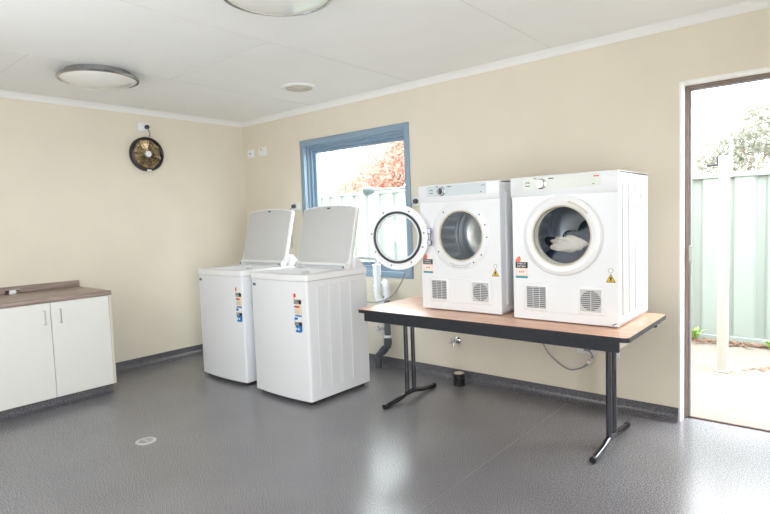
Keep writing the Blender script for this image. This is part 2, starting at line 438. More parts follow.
def washer(label, loc, lx):
    w = thing('washing_machine', label, 'washing machine', loc, 0, 'top-loading washing machines')
    b = nb(); prism(b, rounded_plan(WM_W, WM_D, .02, .02), .03, .905, 'z'); 
    # pressed ribs on both sides
    for sx in (-1, 1):
        for k in range(4):
            y0 = -.22+k*.115
            x = sx*WM_W/2
            box(b, (min(x, x+sx*.003), y0, .10), (max(x, x+sx*.003), y0+.075, .86), .0014, 1)
    obj('cabinet', b, M['enamel'], w)
    # top deck with an opening
    b = nb(); ox, oy0, oy1 = .262, -.255, .128
    outer = rounded_plan(WM_W, WM_D, .02, .02, -.003)
    lo = .908; hi = .950
    n = len(outer)
    inner = []
    # matching inner loop by rounded rectangle sampled along the same directions
    cx, cy = 0, (oy0+oy1)/2; hw, hd = ox, (oy1-oy0)/2
    for (x, y) in outer:
        a = math.atan2((y-cy)/hd, (x-cx)/hw); e = 5.
        k = (abs(math.cos(a))**e + abs(math.sin(a))**e)**(-1/e)
        inner.append((cx+hw*k*math.cos(a), cy+hd*k*math.sin(a)))
    t = bmesh.new()
    loops = []
    for pts, z in ((outer, lo), (outer, hi-.012), ([(x*.992, y*.992) for x, y in outer], hi), ([(x*1.03, (y-cy)*1.03+cy) for x, y in inner], hi), (inner, hi-.008), ([(x*.985, (y-cy)*.985+cy) for x, y in inner], .80)):
        loops.append([t.verts.new((x, y, z)) for x, y in pts])
    for A, B in zip(loops, loops[1:]):
        for k in range(n): t.faces.new((A[k], A[(k+1) % n], B[(k+1) % n], B[k]))
    t.faces.new(loops[0][::-1])
    _merge(b, t)
    obj('top_deck', b, M['plastic'], w)
    # spin tub inside
    b = nb()
    disc_open(b, [(.255, .905), (.24, .925), (.225, .925), (.215, .90), (.215, .84), (.05, .83)], 40, 'z', (0, -.06, 0))
    obj('tub_ring', b, M['tubgrey'], w)
    # console along the back
    b = nb()
    prism(b, [(.190, .950), (.198, .985), (.216, 1.038), (.234, 1.046), (.252, 1.032), (.313, .957), (.316, .946), (.190, .946)], -WM_W/2+.006, WM_W/2-.006, 'x', .006)
    obj('console', b, M['plastic'], w)
    # open lid leaning back: built upright in its own frame with the hinge at its base
    yaw = 0
    lid_bm = nb(); lw, lh = .312, .512
    def rr(hw, z0, z1, r, rb, bowt=0):
        P = []
        P += [(-hw+rb+rb*math.cos(math.radians(a)), z0+rb+rb*math.sin(math.radians(a))) for a in range(180, 271, 15)]
        P += [(hw-rb+rb*math.cos(math.radians(a)), z0+rb+rb*math.sin(math.radians(a))) for a in range(270, 361, 15)]
        P += [(hw-r+r*math.cos(math.radians(a)), z1-r+r*math.sin(math.radians(a))) for a in range(0, 91, 15)]
        for i in range(1, 10):
            s = 1-2*i/10; P.append(((hw-r)*s, z1+bowt*(1-s*s)))
        P += [(-hw+r+r*math.cos(math.radians(a)), z1-r+r*math.sin(math.radians(a))) for a in range(90, 181, 15)]
        return P
    prism(lid_bm, rr(lw, .012, lh-.02, .03, .012, .02), -.012, .022, 'y', .006)
    hinge = (0, .151, .962)
    tilt = math.radians(-14.3)
    lid = obj('lid', lid_bm, M['plastic'], w, hinge, (tilt, 0, 0))
    lb = nb()
    prism(lb, rr(lw-.012, .03, lh-.03, .03, .055, .018), -.0165, -.011, 'y', .002)
    ln = obj('lid_liner', lb, M['lidgrey'], lid)
    lb = nb(); prism(lb, rr(lw-.045, .06, lh-.06, .03, .06, .012), -.0185, -.016, 'y', .001); obj('liner_panel', lb, M['lidgrey'], lid)
    lb = nb(); box(lb, (-.018, -.022, lh-.034), (.018, -.016, lh-.024), .001, 1, Matrix.Rotation(math.radians(0), 4, 'Y')); obj('latch', lb, M['rubber'], lid)
    # hinge bar and end bosses
    lb = nb(); tube(lb, [(-.27, -.018, .022), (.27, -.018, .022)], .013, 14); obj('hinge_bar', lb, M['plastic'], lid)
    for sx in (-1, 1):
        lb = nb(); lathe(lb, [(0, -.014), (.026, -.014), (.03, -.008), (.03, .012), (.0, .012)], 20, 'x', (sx*.292, -.012, .008)); 
        bs = obj('hinge_boss', lb, M['plastic'], lid)
        lb = nb(); lathe(lb, [(0, -.002), (.007, -.002), (.007, .002), (0, .002)], 10, 'y', (sx*.283, -.046, -.004)); obj('hinge_pin', lb, M['rubber'], lid)
    # feet
    for sx in (-1, 1):
        for sy in (-1, 1):
            fb = nb(); lathe(fb, [(0, 0), (.022, 0), (.022, .012), (.014, .014), (.014, .034), (0, .034)], 14, 'z', (sx*.285, sy*.265, 0)); obj('foot', fb, M['black'], w)
    fb = nb(); prism(fb, rounded_plan(WM_W, WM_D, .03, .02, .03), .018, .032, 'z'); obj('base_tray', fb, M['black'], w)
    # brand badge, energy and water labels
    fy = lambda x: front_y(x)
    fb = nb(); bx = -.262; prism(fb, [(bx-.028, .851), (bx+.028, .851), (bx+.028, .871), (bx-.028, .871)], fy(bx)-.002, fy(bx)+.006, 'y', xf=None)
    for k in range(5): box(fb, (bx-.016+k*.0075, fy(bx)-.0026, .858), (bx-.0115+k*.0075, fy(bx)-.0018, .864), mi=1)
    bd = obj('badge', fb, [M['navy'], M['hose']], w)
    s = nb(); ya = fy(lx)
    def pt(poly, mi, lift=0): prism(s, poly, ya-.0012-lift, ya+.004, 'y', mi=mi)
    R_ = lambda x0, z0, x1, z1: [(lx+x0, z0), (lx+x1, z0), (lx+x1, z1), (lx+x0, z1)]
    def fit():
        for v in s.verts: v.co.x = lx+(v.co.x-lx)*1.3; v.co.z = .815-(.815-v.co.z)*.9
    # energy label: dial arc (red), white dial, black band, cream field with tick marks
    pt(arc(lx+.01, .765, .052, 0, 180), 3)
    pt(arc(lx+.008, .77, .048, 92, 180) + arc(lx+.008, .77, .018, 180, 92), 0, .0006)
    pt(R_(-.046, .735, .046, .77), 2, .0006)
    pt(R_(-.046, .645, .046, .735), 1)
    pt(R_(-.032, .704, .0, .718), 4, .0006); pt(R_(.002, .704, .034, .718), 0, .0006)
    for k in range(3): pt(R_(-.034, .662+k*.011, .034, .664+k*.011), 6, .0006)
    text_bm(s, 'ENERGY\nRATING', .017, (lx, ya-.0022, .7525), RX, 3)
    fit()
    lab = obj('energy_label', s, [M['red'], M['cream'], M['inkblack'], M['paper'], M['inkblue'], M['teal'], M['ink']], w, smooth=0)
    lab['label'] = 'energy rating sticker with red dial and black band'
    s = nb()
    pt(R_(-.046, .632, .046, .645), 4)
    pt(R_(-.046, .585, .046, .632), 3)
    pt(arc(lx+.004, .59, .036, 60, 180) + arc(lx+.004, .59, .014, 180, 60), 4, .0006)
    pt(R_(-.046, .558, .046, .588), 2, .0006)
    pt([(lx-.046, .558), (lx-.046, .515)] + [(lx-.034, .503), (lx+.034, .503)] + [(lx+.046, .515), (lx+.046, .558)], 4)
    for k in range(3): pt(R_(-.026+k*.02, .522, -.014+k*.02, .54), 3, .0006)
    text_bm(s, 'WATER\nRATING', .014, (lx, ya-.0022, .5735), RX, 3)
    fit()
    lab = obj('water_label', s, [M['red'], M['cream'], M['inkblack'], M['paper'], M['inkblue'], M['teal'], M['ink']], w, smooth=0)
    lab['label'] = 'blue water rating sticker'
    return w
washer('white top-loading washing machine nearest the window, in front of the other', (1.908, -.819, 0), .209)
washer('white top-loading washing machine nearest the left wall, partly behind the other', (1.104, -.795, 0), .25)

# ------------------------------------------------------------------ folding table
TX0, TX1, TY0, TY1, TZ = 2.546, 4.348, -.957, -.195, .7105
tb = thing('folding_table', 'long folding table with peach wood laminate top and steel T legs', 'table', ((TX0+TX1)/2, (TY0+TY1)/2, 0))
hx, hy = (TX1-TX0)/2, (TY1-TY0)/2
def rrect(hx, hy, r, n=5):
    P = []
    for (cx, cy, a0) in ((-hx+r, -hy+r, 180), (hx-r, -hy+r, 270), (hx-r, hy-r, 0), (-hx+r, hy-r, 90)):
        P += [(cx+r*math.cos(math.radians(a0+90*i/n)), cy+r*math.sin(math.radians(a0+90*i/n))) for i in range(n+1)]
    return P
b = nb(); prism(b, rrect(hx-.003, hy-.003, .025), TZ-.024, TZ, 'z', .0015); obj('tabletop', b, M['laminate'], tb)
b = nb(); 
t = bmesh.new(); Pl = [rrect(hx-.0032, hy-.0032, .0248), rrect(hx, hy, .028)]
zz = (TZ-.025, TZ-.002)
V = [[t.verts.new((x, y, z)) for x, y in P] for P in Pl for z in zz]; n = len(Pl[0])
for A, B in ((0, 2), (2, 3), (3, 1), (1, 0)):
    for k in range(n): t.faces.new((V[A][k], V[A][(k+1) % n], V[B][(k+1) % n], V[B][k]))
_merge(b, t); obj('edge_band', b, M['edge'], tb)
for (y0, nm) in ((-hy+.012, 'apron'), (hy-.034, 'apron')):
    b = nb(); box(b, (-hx+.055, y0, TZ-.082), (hx-.05, y0+.022, TZ-.0245), .003, 1); obj(nm, b, M['edge'], tb)
for x0 in (-hx+.057, hx-.074):
    b = nb(); box(b, (x0, -hy+.036, TZ-.07), (x0+.02, hy-.036, TZ-.0245), .002, 1); obj('end_rail', b, M['offwhite'], tb)
b = nb(); box(b, (hx-.05, hy-.05, TZ-.055), (hx-.03, hy-.03, TZ-.0245), .003, 1); obj('corner_bracket', b, M['edge'], tb)
for lx in (2.700-(TX0+TX1)/2, 4.143-(TX0+TX1)/2):
    yc = -.569-(TY0+TY1)/2
    # bent foot bar: low at tips, raised in the middle
    b = nb(); pts = [(lx, yc-.30, .016), (lx, yc-.26, .018), (lx, yc-.13, .030), (lx, yc-.05, .046), (lx, yc+.05, .046), (lx, yc+.13, .030), (lx, yc+.26, .018), (lx, yc+.30, .016)]
    tube(b, smooth_path(pts, 4), .0175, 14); ft = obj('foot', b, M['darkchrome'], tb)
    for ye in (yc-.302, yc+.302):
        b = nb(); s = 1 if ye > yc else -1; tube(b, [(lx, ye-s*.02, .0185), (lx, ye+s*.008, .0178)], .0178, 14); obj('foot_cap', b, M['black'], ft)
    for dy in (-.042, .042):
        b = nb(); tube(b, [(lx, yc+dy, .05), (lx, yc+dy, TZ-.05)], .016, 14); obj('leg', b, M['darkchrome'], tb)
    b = nb(); tube(b, [(lx, -hy+.035, TZ-.05), (lx, hy-.035, TZ-.05)], .013, 10); obj('crossbar', b, M['darkchrome'], tb)
    s = 1 if lx < 0 else -1
    b = nb(); tube(b, [(lx, yc, TZ-.16), (lx+s*.02, yc, TZ-.14), (lx+s*.33, yc, TZ-.03)], .008, 8); obj('brace', b, M['darkchrome'], tb)

# ------------------------------------------------------------------ clothes dryers
DW, DH = .60, .833
DCX, DCZ = .302, .495           # door centre
def plate_with_hole(bm, x0, z0, x1, z1, cx, cz, r, y0, y1, n=64):
    """rectangular plate with circular hole, thickness y0..y1"""
    def edge(a):
        dx, dz = math.cos(a), math.sin(a)
        tx = ((x1-cx)/dx if dx > 0 else (x0-cx)/dx) if abs(dx) > 1e-9 else 1e9
        tz = ((z1-cz)/dz if dz > 0 else (z0-cz)/dz) if abs(dz) > 1e-9 else 1e9
        k = min(tx, tz); return (cx+dx*k, cz+dz*k)
    angs = [2*PI*i/n for i in range(n)] + [math.atan2(z-cz, x-cx) % (2*PI) for x in (x0, x1) for z in (z0, z1)]
    angs = sorted(set(round(a, 6) for a in angs)); n = len(angs)
    t = bmesh.new(); V = {}
    for y in (y0, y1):
        V[y] = ([t.verts.new((cx+r*math.cos(a), y, cz+r*math.sin(a))) for a in angs], [t.verts.new((edge(a)[0], y, edge(a)[1])) for a in angs])
    for k in range(n):
        j = (k+1) % n
        t.faces.new((V[y0][0][k], V[y0][0][j], V[y0][1][j], V[y0][1][k])); t.faces.new((V[y1][0][k], V[y1][0][j], V[y1][1][j], V[y1][1][k]))
        t.faces.new((V[y0][0][k], V[y0][0][j], V[y1][0][j], V[y1][0][k])); t.faces.new((V[y0][1][k], V[y0][1][j], V[y1][1][j], V[y1][1][k]))
    bmesh.ops.recalc_face_normals(t, faces=t.faces); _merge(bm, t)

def grille(parent, x0, x1, z0, z1, rnd_=False):
    b = nb(); ring_xz(b, x0-.012, z0-.012, x1+.012, z1+.012, .012, -.0105, -.004, .001)
    g = obj('vent_frame', b, M['plastic'], parent)
    b = nb(); box(b, (x0, -.0062, z0), (x1, -.0052, z1)); obj('vent_shade_plate', b, M['gdark'], g, smooth=0)  # dark plate painted as the shade of a hole behind the slats
    b = nb(); n = 11; cx, cz, r = (x0+x1)/2, (z0+z1)/2, (x1-x0)/2-.002
    for k in range(n):
        z = z0+(k+.5)*(z1-z0)/n
        box(b, (x0, -.0085, z-.0022), (x1, -.0062, z+.0022))
    for k in (1, 2) if not rnd_ else (1,):
        x = x0+(x1-x0)*(k/(3 if not rnd_ else 2)); box(b, (x-.002, -.0087, z0), (x+.002, -.0062, z1))
    obj('vent_slats', b, M['grille'], g, smooth=0)
    if rnd_:
        b = nb(); plate_with_hole(b, x0, z0, x1, z1, cx, cz, r, -.0098, -.0062, 40); obj('vent_surround', b, M['grille'], g)

def dryer(label, loc, depth, knob_dark, panel_mat, closed):
    d = thing('clothes_dryer', label, 'clothes dryer', loc, 0, 'front-loading clothes dryers')
    # shell: sides, top, base and back round the drum
    b = nb(); th = .012
    P = rrect  # unused for shell
    box(b, (0, .004, .012), (th, depth, DH-.002), .003, 1); box(b, (DW-th, .004, .012), (DW, depth, DH-.002), .003, 1)
    box(b, (0, .004, DH-.016), (DW, depth, DH-.001), .004, 2); box(b, (0, .004, .008), (DW, depth, .022), .003, 1); box(b, (th, depth-th, .02), (DW-th, depth, DH-.016))
    # pressed ribs on the side panels
    for x, s in ((0, -1), (DW, 1)):
        for k in range(4):
            y0 = .065+k*.115
            box(b, (min(x-s*.001, x+s*.006), y0, .06), (max(x-s*.001, x+s*.006), y0+.085, DH-.07), .005, 2)
    obj('body', b, M['enamel'], d)
    b = nb(); plate_with_hole(b, .001, .008, DW-.001, .722, DCX+.012, DCZ, .163, 0, .02)
    obj('front_panel', b, M['enamel'], d)
    b = nb()
    prism(b, [(.012, .716), (-.004, .720), (-.010, .730), (-.010, DH-.012), (-.006, DH-.003), (.004, DH), (.012, DH)], -.003, DW+.003, 'x', .002)
    obj('control_fascia', b, M['enamel'], d)
    b = nb(); box(b, (.070, -.0112, .756), (.515, -.009, .824), .0006, 1)
    cp = obj('control_panel', b, panel_mat, d)
    # dial
    b = nb(); lathe(b, [(.0, -.036), (.019, -.036), (.022, -.033), (.024, -.018), (.029, -.015), (.030, -.011), (0, -.011)], 32, 'y', (.188, 0, .786))
    kn = obj('knob', b, M['chrome'], d)
    b = nb(); prism(b, arc(.188, .786, .0182, -75, 80), -.0372, -.0358, 'y'); obj('knob_insert', b, knob_dark, kn)
    b = nb(); box(b, (.1855, -.0385, .77), (.1905, -.0355, .803), .0008, 1); obj('knob_grip', b, M['rubber'], kn)
    # printed marks on the panel
    for (x, z, w_, h_, mk) in ((.244, .813, .030, .005, M['inkblack']), (.493, .808, .030, .005, M['red'] if closed else M['ink']), (.478, .768, .008, .005, M['inkblack']), (.150, .818, .016, .006, M['ink'] if closed else M['inkblue']), (.105, .778, .026, .004, M['inkblack'])):
        b = nb(); box(b, (x-w_/2, -.0118, z-h_/2), (x+w_/2, -.0110, z+h_/2)); obj('printed_mark', b, mk, cp, smooth=0)
    b = nb(); prism(b, arc(.105, .787, .014, 20, 160, 10)+arc(.105, .787, .010, 160, 20, 10), -.0118, -.0110, 'y'); obj('printed_symbol', b, M['inkblack'], cp, smooth=0)
    # drum
    b = nb()
    def rib(a, h): return .012*max(-.35, math.sin(22*a)) if .035 < h < .27 else 0
    N = 228
    prof = [(.163, .012), (.172, .014), (.225, .03), (.232, .036), (.232, .08), (.232, .16), (.232, .262), (.222, .275), (.222, .285), (.234, .295), (.234, .305), (.224, .315), (.224, .33), (.234, .34), (.234, .35), (.222, .36), (.218, .39), (.20, .42), (.10, .43), (.0006, .43)]
    disc_open(b, prof, N, 'y', (DCX+.012, 0, DCZ), rib)
    dr = obj('drum', b, M['steel'], d, smooth=60)
    b = nb(); lathe(b, [(.0, .418), (.075, .418), (.085, .424), (.085, .432), (0, .432)], 32, 'y', (DCX+.012, 0, DCZ)); 
    obj('drum_filter', b, M['rubber'], dr)
    b = nb(); lathe(b, [(.156, .0), (.159, -.004), (.166, -.003), (.166, .012), (.158, .014)], 64, 'y', (DCX+.012, 0, DCZ), closed=True)
    obj('opening_lip', b, M['beige'], d)
    # vents
    b = nb(); box(b, (.066, -.004, .058), (.536, .004, .220), .002, 1); vp = obj('vent_panel', b, M['enamel'], d)
    grille(vp, .087, .203, .076, .200); grille(vp, .400, .514, .078, .200, True)
    # stickers
    s = nb(); x0, x1 = .016, .092; ya = .0
    def pt(poly, mi, lift=0): prism(s, poly, ya-.001-lift, ya+.002, 'y', mi=mi)
    pt(arc((x0+x1)/2, .338, .038, 0, 180), 3)
    pt(arc(.052, .340, .036, 100, 180, 8)+arc(.052, .340, .008, 180, 100, 8), 0, .0006)
    R_ = lambda a, z0, c, z1: [(a, z0), (c, z0), (c, z1), (a, z1)]
    pt(R_(x0, .305, x1, .340), 2, .0006); pt(R_(x0, .258, x1, .305), 1); pt(R_(x0, .246, x1, .258), 4, .0006)
    pt(R_(x0+.012, .270, x1-.012, .296), 3, .0004)
    for k in range(3): pt(R_(x0+.022+k*.012, .277, x0+.030+k*.012, .289), 0, .0008)
    text_bm(s, 'ENERGY\nRATING', .0155, ((x0+x1)/2, ya-.0022, .3225), RX, 3)
    lab = obj('energy_label', s, [M['coral'], M['peach'], M['inkblack'], M['paper'], M['teal']], d, smooth=0)
    s = nb()
    pt([(.536, .243), (.586, .243), (.561, .290)], 1); pt([(.541, .2465), (.581, .2465), (.561, .2845)], 0, .0006)
    pt([(.553, .250), (.569, .250), (.572, .254), (.550, .254)], 1, .001); pt([(.557, .256), (.565, .256), (.567, .268), (.561, .275), (.555, .268)], 1, .001)
    obj('warning_sticker', s, [M['yellow'], M['inkblack']], d, smooth=0)
    s = nb(); pt(arc(.561, .306, .013, 0, 345, 20), 0); pt(arc(.561, .306, .010, 0, 345, 20), 1, .0005); obj('round_sticker', s, [M['ink'], M['paper']], d, smooth=0)
    for sx in (.05, .55):
        for sy in (.06, depth-.06):
            b = nb(); lathe(b, [(0, 0), (.02, 0), (.02, .012), (0, .012)], 12, 'z', (sx, sy, 0)); obj('foot', b, M['black'], d)
    return d

def ring_profile(bm, R, r, yf, yb, c):
    w = R-r
    lathe(bm, [(r, yb), (r-.001, yf+.010), (r+.004, yf+.006), (r+.02, yf+.001), (r+w*.55, yf), (R-.02, yf+.003), (R-.006, yf+.008), (R, yf+.018), (R, yb)], 72, 'y', c, closed=True)

# closed right-hand dryer
dR = dryer('white clothes dryer with closed door on the right end of the table', (3.6407, -.7505, TZ), .562, M['chrome'], M['panel'], True)
b = nb(); c_ = (DCX, 0, DCZ-.002); ring_profile(b, .222, .168, -.034, -.002, c_)
dd = obj('door', b, M['plastic'], dR)
b = nb(); lathe(b, [(.160, -.020), (.163, -.026), (.170, -.027), (.172, -.022), (.168, -.010), (.160, -.008)], 64, 'y', c_, closed=True); obj('door_gasket', b, M['beige'], dd)
b = nb(); disc_open(b, [(.164, -.020), (.14, -.018), (.09, -.013), (.04, -.010), (.0005, -.009)], 56, 'y', c_); g = obj('door_glass', b, M['doorglass'], dd); g['label'] = 'smoked round door glass'
b = nb(); prism(b, arc(c_[0], c_[2], .196, 38, 76, 14)+arc(c_[0], c_[2], .185, 76, 38, 14), -.036, -.030, 'y', .001); obj('door_handle', b, M['beige'], dd)
b = nb(); box(b, (.566, -.0008, .018), (.59, .001, .022), xf=Matrix.Translation((.578, 0, .02)) @ Matrix.Rotation(math.radians(-24), 4, 'Y') @ Matrix.Translation((-.578, 0, -.02))); obj('ink_mark', b, M['inkblack'], dR, smooth=0)

# open left-hand dryer
dL = dryer('white clothes dryer with round door swung open beside the window', (2.9403, -.712, TZ), .562, M['rubber'], mat('bluish_control_panel', (204, 214, 218), .4), False)
b = nb(); lathe(b, [(.168, -.001), (.170, -.003), (.216, -.003), (.222, .001), (.168, .001)], 72, 'y', (DCX+.01, 0, DCZ), closed=True); obj('door_seat', b, M['enamel'], dL)
b = nb()
for a0, a1, r in ((245, 295, .192), (252, 288, .204)):
    for k in range(10):
        a = a0+(a1-a0)*k/10; prism(b, arc(DCX+.01, DCZ, r+.002, a, a+(a1-a0)*.07, 3)+arc(DCX+.01, DCZ, r-.002, a+(a1-a0)*.07, a, 3), -.0036, -.002, 'y')
obj('printed_notice', b, M['ink'], dL, smooth=0)
for a in (128, 42, 20, -3, -38, 212, 300):
    b = nb(); x, z = DCX+.01+.196*math.cos(math.radians(a)), DCZ+.196*math.sin(math.radians(a)); lathe(b, [(0, -.005), (.005, -.005), (.005, -.001), (0, -.001)], 10, 'y', (x, 0, z)); obj('screw', b, M['rubber'], dL)
# swung-open door: hinge axis at the left of the opening
hz = DCZ-.004
th = math.radians(165)
b = nb(); 
# door built in its own frame: hinge at origin, closed door would run along +x, inner face towards +y
R = .222; cxx = R+.012
ring_profile(b, R, .158, -.030, .006, (cxx, 0, 0))
dd = obj('door', b, M['plastic'], dL, (.094, -.026, hz), (0, 0, -th))
b = nb(); lathe(b, [(.162, .004), (.164, .016), (.172, .020), (.178, .014), (.178, .004)], 64, 'y', (cxx, 0, 0), closed=True); obj('door_gasket', b, M['rubber'], dd)
b = nb(); lathe(b, [(.150, -.002), (.150, .010), (.154, .014), (.161, .012), (.161, -.002)], 64, 'y', (cxx, 0, 0), closed=True); obj('glass_rim', b, M['plastic'], dd)
b = nb(); disc_open(b, [(.155, .008), (.145, .034), (.135, .044), (.10, .049), (.04, .051), (.0005, .051)], 56, 'y', (cxx, 0, 0)); g = obj('door_glass', b, M['clearglass'], dd); g['label'] = 'clear domed door glass'
for a in (8, 60, 118, 200, 240, 285, 330, 172):
    b = nb(); lathe(b, [(0, .011), (.005, .011), (.005, .006), (0, .006)], 8, 'y', (cxx+.196*math.cos(math.radians(a)), 0, .196*math.sin(math.radians(a)))); obj('screw', b, M['rubber'], dd)
b = nb(); box(b, (-.012, -.004, -.058), (.016, .012, -.02), .003, 1); box(b, (-.012, -.004, .02), (.016, .012, .058), .003, 1); box(b, (-.006, -.002, -.022), (.006, .008, .022), .002, 1)
obj('hinge', b, M['darkchrome'], dd)

# clothes inside the right dryer
def cloth(name, label, m, c, sx, sy, sz, seed, par=None):
    r = random.Random(seed); b = nb(); bmesh.ops.create_icosphere(b, subdivisions=4, radius=1)
    ph = [(r.uniform(2, 7), r.uniform(2, 7), r.uniform(2, 7), r.uniform(0, 6)) for _ in range(7)]
    for v in b.verts:
        p = v.co.normalized(); k = 1.
        for i, (a, d_, e, f) in enumerate(ph): k += .07*math.sin(a*p.x*1.3+d_*p.y+e*p.z+f)
        k += .05*abs(math.sin(9*p.x+4*p.z+seed))
        v.co = Vector((p.x*sx*k, p.y*sy*k, p.z*sz*k)) + Vector(c)
    return tag(obj(name, b, m, smooth=0 or 80), label, 'clothing')
bx, by, bz = 3.6407+DCX, -.7505, TZ+DCZ
cloth('navy_garment', 'dark navy clothing heaped in the drum of the closed dryer', M['navycloth'], (bx+.01, by+.155, bz-.082), .158, .09, .088, 3)
cloth('cream_garment', 'cream crumpled garment lying against the closed dryer glass', M['creamcloth'], (bx+.02, by+.034, bz-.05), .098, .028, .040, 5)

# ------------------------------------------------------------------ wall and ceiling fittings
# wall fan
fan = thing('wall_fan', 'round black rimmed fan with bronze blades on left wall', 'fan', (0, -1.118, 2.030))
def yz_lathe(b, prof, n=48): lathe(b, prof, n, 'x')
b = nb(); lathe(b, [(.138, 0), (.138, .040), (.146, .048), (.156, .044), (.163, .03), (.163, 0)], 56, 'x', closed=True); obj('casing', b, M['fanrim'], fan)
b = nb(); lathe(b, [(0, .002), (.139, .002), (.139, .010), (0, .010)], 48, 'x'); obj('back_plate', b, M['bronze'], fan)
for k in range(7):
    b = nb(); a0 = 2*PI*k/7; vs = []
    for i, rr in enumerate((.03, .08, .134)):
        for s in (-1, 1):
            aw = (.30, .34, .36)[i]; a = a0+s*aw; x = .028-s*.012
            vs.append((x, rr*math.cos(a), rr*math.sin(a)))
    V = [b.verts.new(v) for v in vs] + [b.verts.new((v[0]+.003, v[1], v[2])) for v in vs]
    for o_ in (0, 6):
        b.faces.new((V[o_], V[o_+1], V[o_+3], V[o_+2])); b.faces.new((V[o_+2], V[o_+3], V[o_+5], V[o_+4]))
    for i, j in ((0, 1), (1, 3), (3, 5), (5, 4), (4, 2), (2, 0)): b.faces.new((V[i], V[j], V[j+6], V[i+6]))
    obj('blade', b, M['bronze'], fan)
b = nb(); lathe(b, [(0, .02), (.03, .02), (.03, .050), (.024, .056), (0, .056)], 24, 'x'); obj('hub', b, M['plastic'], fan)
b = nb()
for rr in (.055, .08, .105):
    pts = [(.06, rr*math.cos(2*PI*k/40), rr*math.sin(2*PI*k/40)) for k in range(41)]; tube(b, [(p_[0]-.012, p_[1], p_[2]) for p_ in pts], .0016, 5)
for k in range(12):
    a = 2*PI*k/12; tube(b, [(.048, .026*math.cos(a), .026*math.sin(a)), (.044, .150*math.cos(a), .150*math.sin(a))], .0018, 5)
obj('guard', b, M['darkchrome'], fan)
b = nb(); box(b, (.033, -.02, -.163), (.050, .02, -.148), .002, 1); obj('rating_plate', b, M['paper'], fan)

def plate(name, label, cat, loc, face, w=.118, h=.075, rocker=None, dot=None):
    """wall plate; face 'x' on the left wall or 'y' on the back wall"""
    t = thing(name, label, cat, loc, 0 if face == 'y' else PI/2)
    b = nb(); box(b, (-w/2, -.012, -h/2), (w/2, 0, h/2), .004, 2); p = obj('faceplate', b, M['plastic'], t)
    if rocker:
        for x in rocker:
            b = nb(); box(b, (x-.007, -.016, h/2-.030), (x+.007, -.011, h/2-.012), .002, 1); obj('switch', b, M['paper'], t)
    if dot: 
        b = nb(); box(b, (dot[0]-.010, -.0145, dot[1]-.008), (dot[0]+.010, -.011, dot[1]+.008), .002, 1); obj('indicator', b, dot[2], t)
    return t
o1 = plate('power_outlet', 'white power outlet with dark plug above the wall fan', 'power outlet', (0, -1.127, 2.287), 'x', .12, .08, (-.035,))
pl = thing('fan_plug', 'dark plug and short cord running down to the wall fan', 'plug', (.012, -1.105, 2.287))
b = nb(); lathe(b, [(0, 0), (.018, 0), (.021, .01), (.019, .028), (.012, .034), (0, .034)], 18, 'x'); obj('plug_body', b, M['rubber'], pl)
b = nb(); tube(b, smooth_path([(.022, .0, -.012), (.028, .012, -.04), (.03, .016, -.07), (.024, .012, -.093)], 6), .006, 8); obj('cord', b, M['cord'], pl)

plate('cable_plate', 'small white cable plate nearest the corner high on back wall', 'wall plate', (.145, 0, 2.096), 'y', .115, .085, None, (-.005, .002, M['rubber']))  # plain cable plate, no outlet socket
plate('isolator_switch', 'white isolator switch with orange indicator high on back wall', 'switch', (.352, 0, 2.100), 'y', .125, .088, (.03,), (-.02, .022, mat('orange_neon', (196, 116, 70), .4)))

# outlets each side of the window
def outlet_plug(label, labelp, x, z, nm='power_outlet'):
    plate(nm, label, 'power outlet', (x, 0, z), 'y', .12, .078, (.038,))
    t = thing('appliance_plug', labelp, 'plug', (x-.012, -.012, z))
    b = nb(); lathe(b, [(0, 0), (.019, 0), (.022, -.012), (.019, -.03), (.010, -.036), (0, -.036)], 18, 'y'); obj('plug_body', b, M['darkchrome'], t)
    b = nb(); tube(b, smooth_path([(-.005, -.024, -.006), (-.03, -.03, -.03), (-.04, -.026, -.09), (-.045, -.02, -.2), (-.046, -.02, -.42)], 6), .0045, 8); obj('cord', b, M['cord'], t)
outlet_plug('white power outlet on back wall left of the blue window', 'grey plug and cord in outlet left of the blue window', .852, 1.492)
outlet_plug('white power outlet on back wall between blue window and open dryer', 'grey plug and cord in outlet between window and open dryer', 2.405, 1.47)

# double outlets below the table
plate('power_outlet', 'white power outlet under the table with a looping grey cord', 'power outlet', (3.800, 0, .398), 'y', .125, .08, (-.04, .04))
plate('power_outlet', 'white power outlet low on wall behind right table leg', 'power outlet', (3.985, 0, .398), 'y', .075, .078, (.015,))
pc = thing('dryer_cord', 'grey dryer cord looping from under table to wall outlet', 'cord', (3.815, -.012, .40))
b = nb(); box(b, (-.018, -.04, -.014), (.018, 0, .016), .006, 2); obj('plug_body', b, M['cord'], pc)
b = nb(); P0 = (3.815, -.012, .40)
pts = [(3.505, -.10, .615), (3.50, -.06, .45), (3.535, -.035, .345), (3.61, -.03, .272), (3.69, -.03, .236), (3.765, -.03, .256), (3.82, -.03, .296), (3.850, -.03, .345), (3.838, -.035, .38), (3.815, -.042, .40)]
tube(b, [Vector(p)-Vector(P0) for p in smooth_path(pts, 8)], .0055, 8); obj('cord', b, M['cord'], pc)
b = nb(); box(b, (-.014, -.012, -.022), (.014, .012, .022), .005, 2, Matrix.Translation((.017, -.02, -.083)) @ Matrix.Rotation(.5, 4, 'Y')); obj('cord_tag', b, M['paper'], pc); b = nb(); box(b, (.010, -.036, -.076), (.030, -.030, -.070)); obj('cord_tag_mark', b, M['coral'], pc)

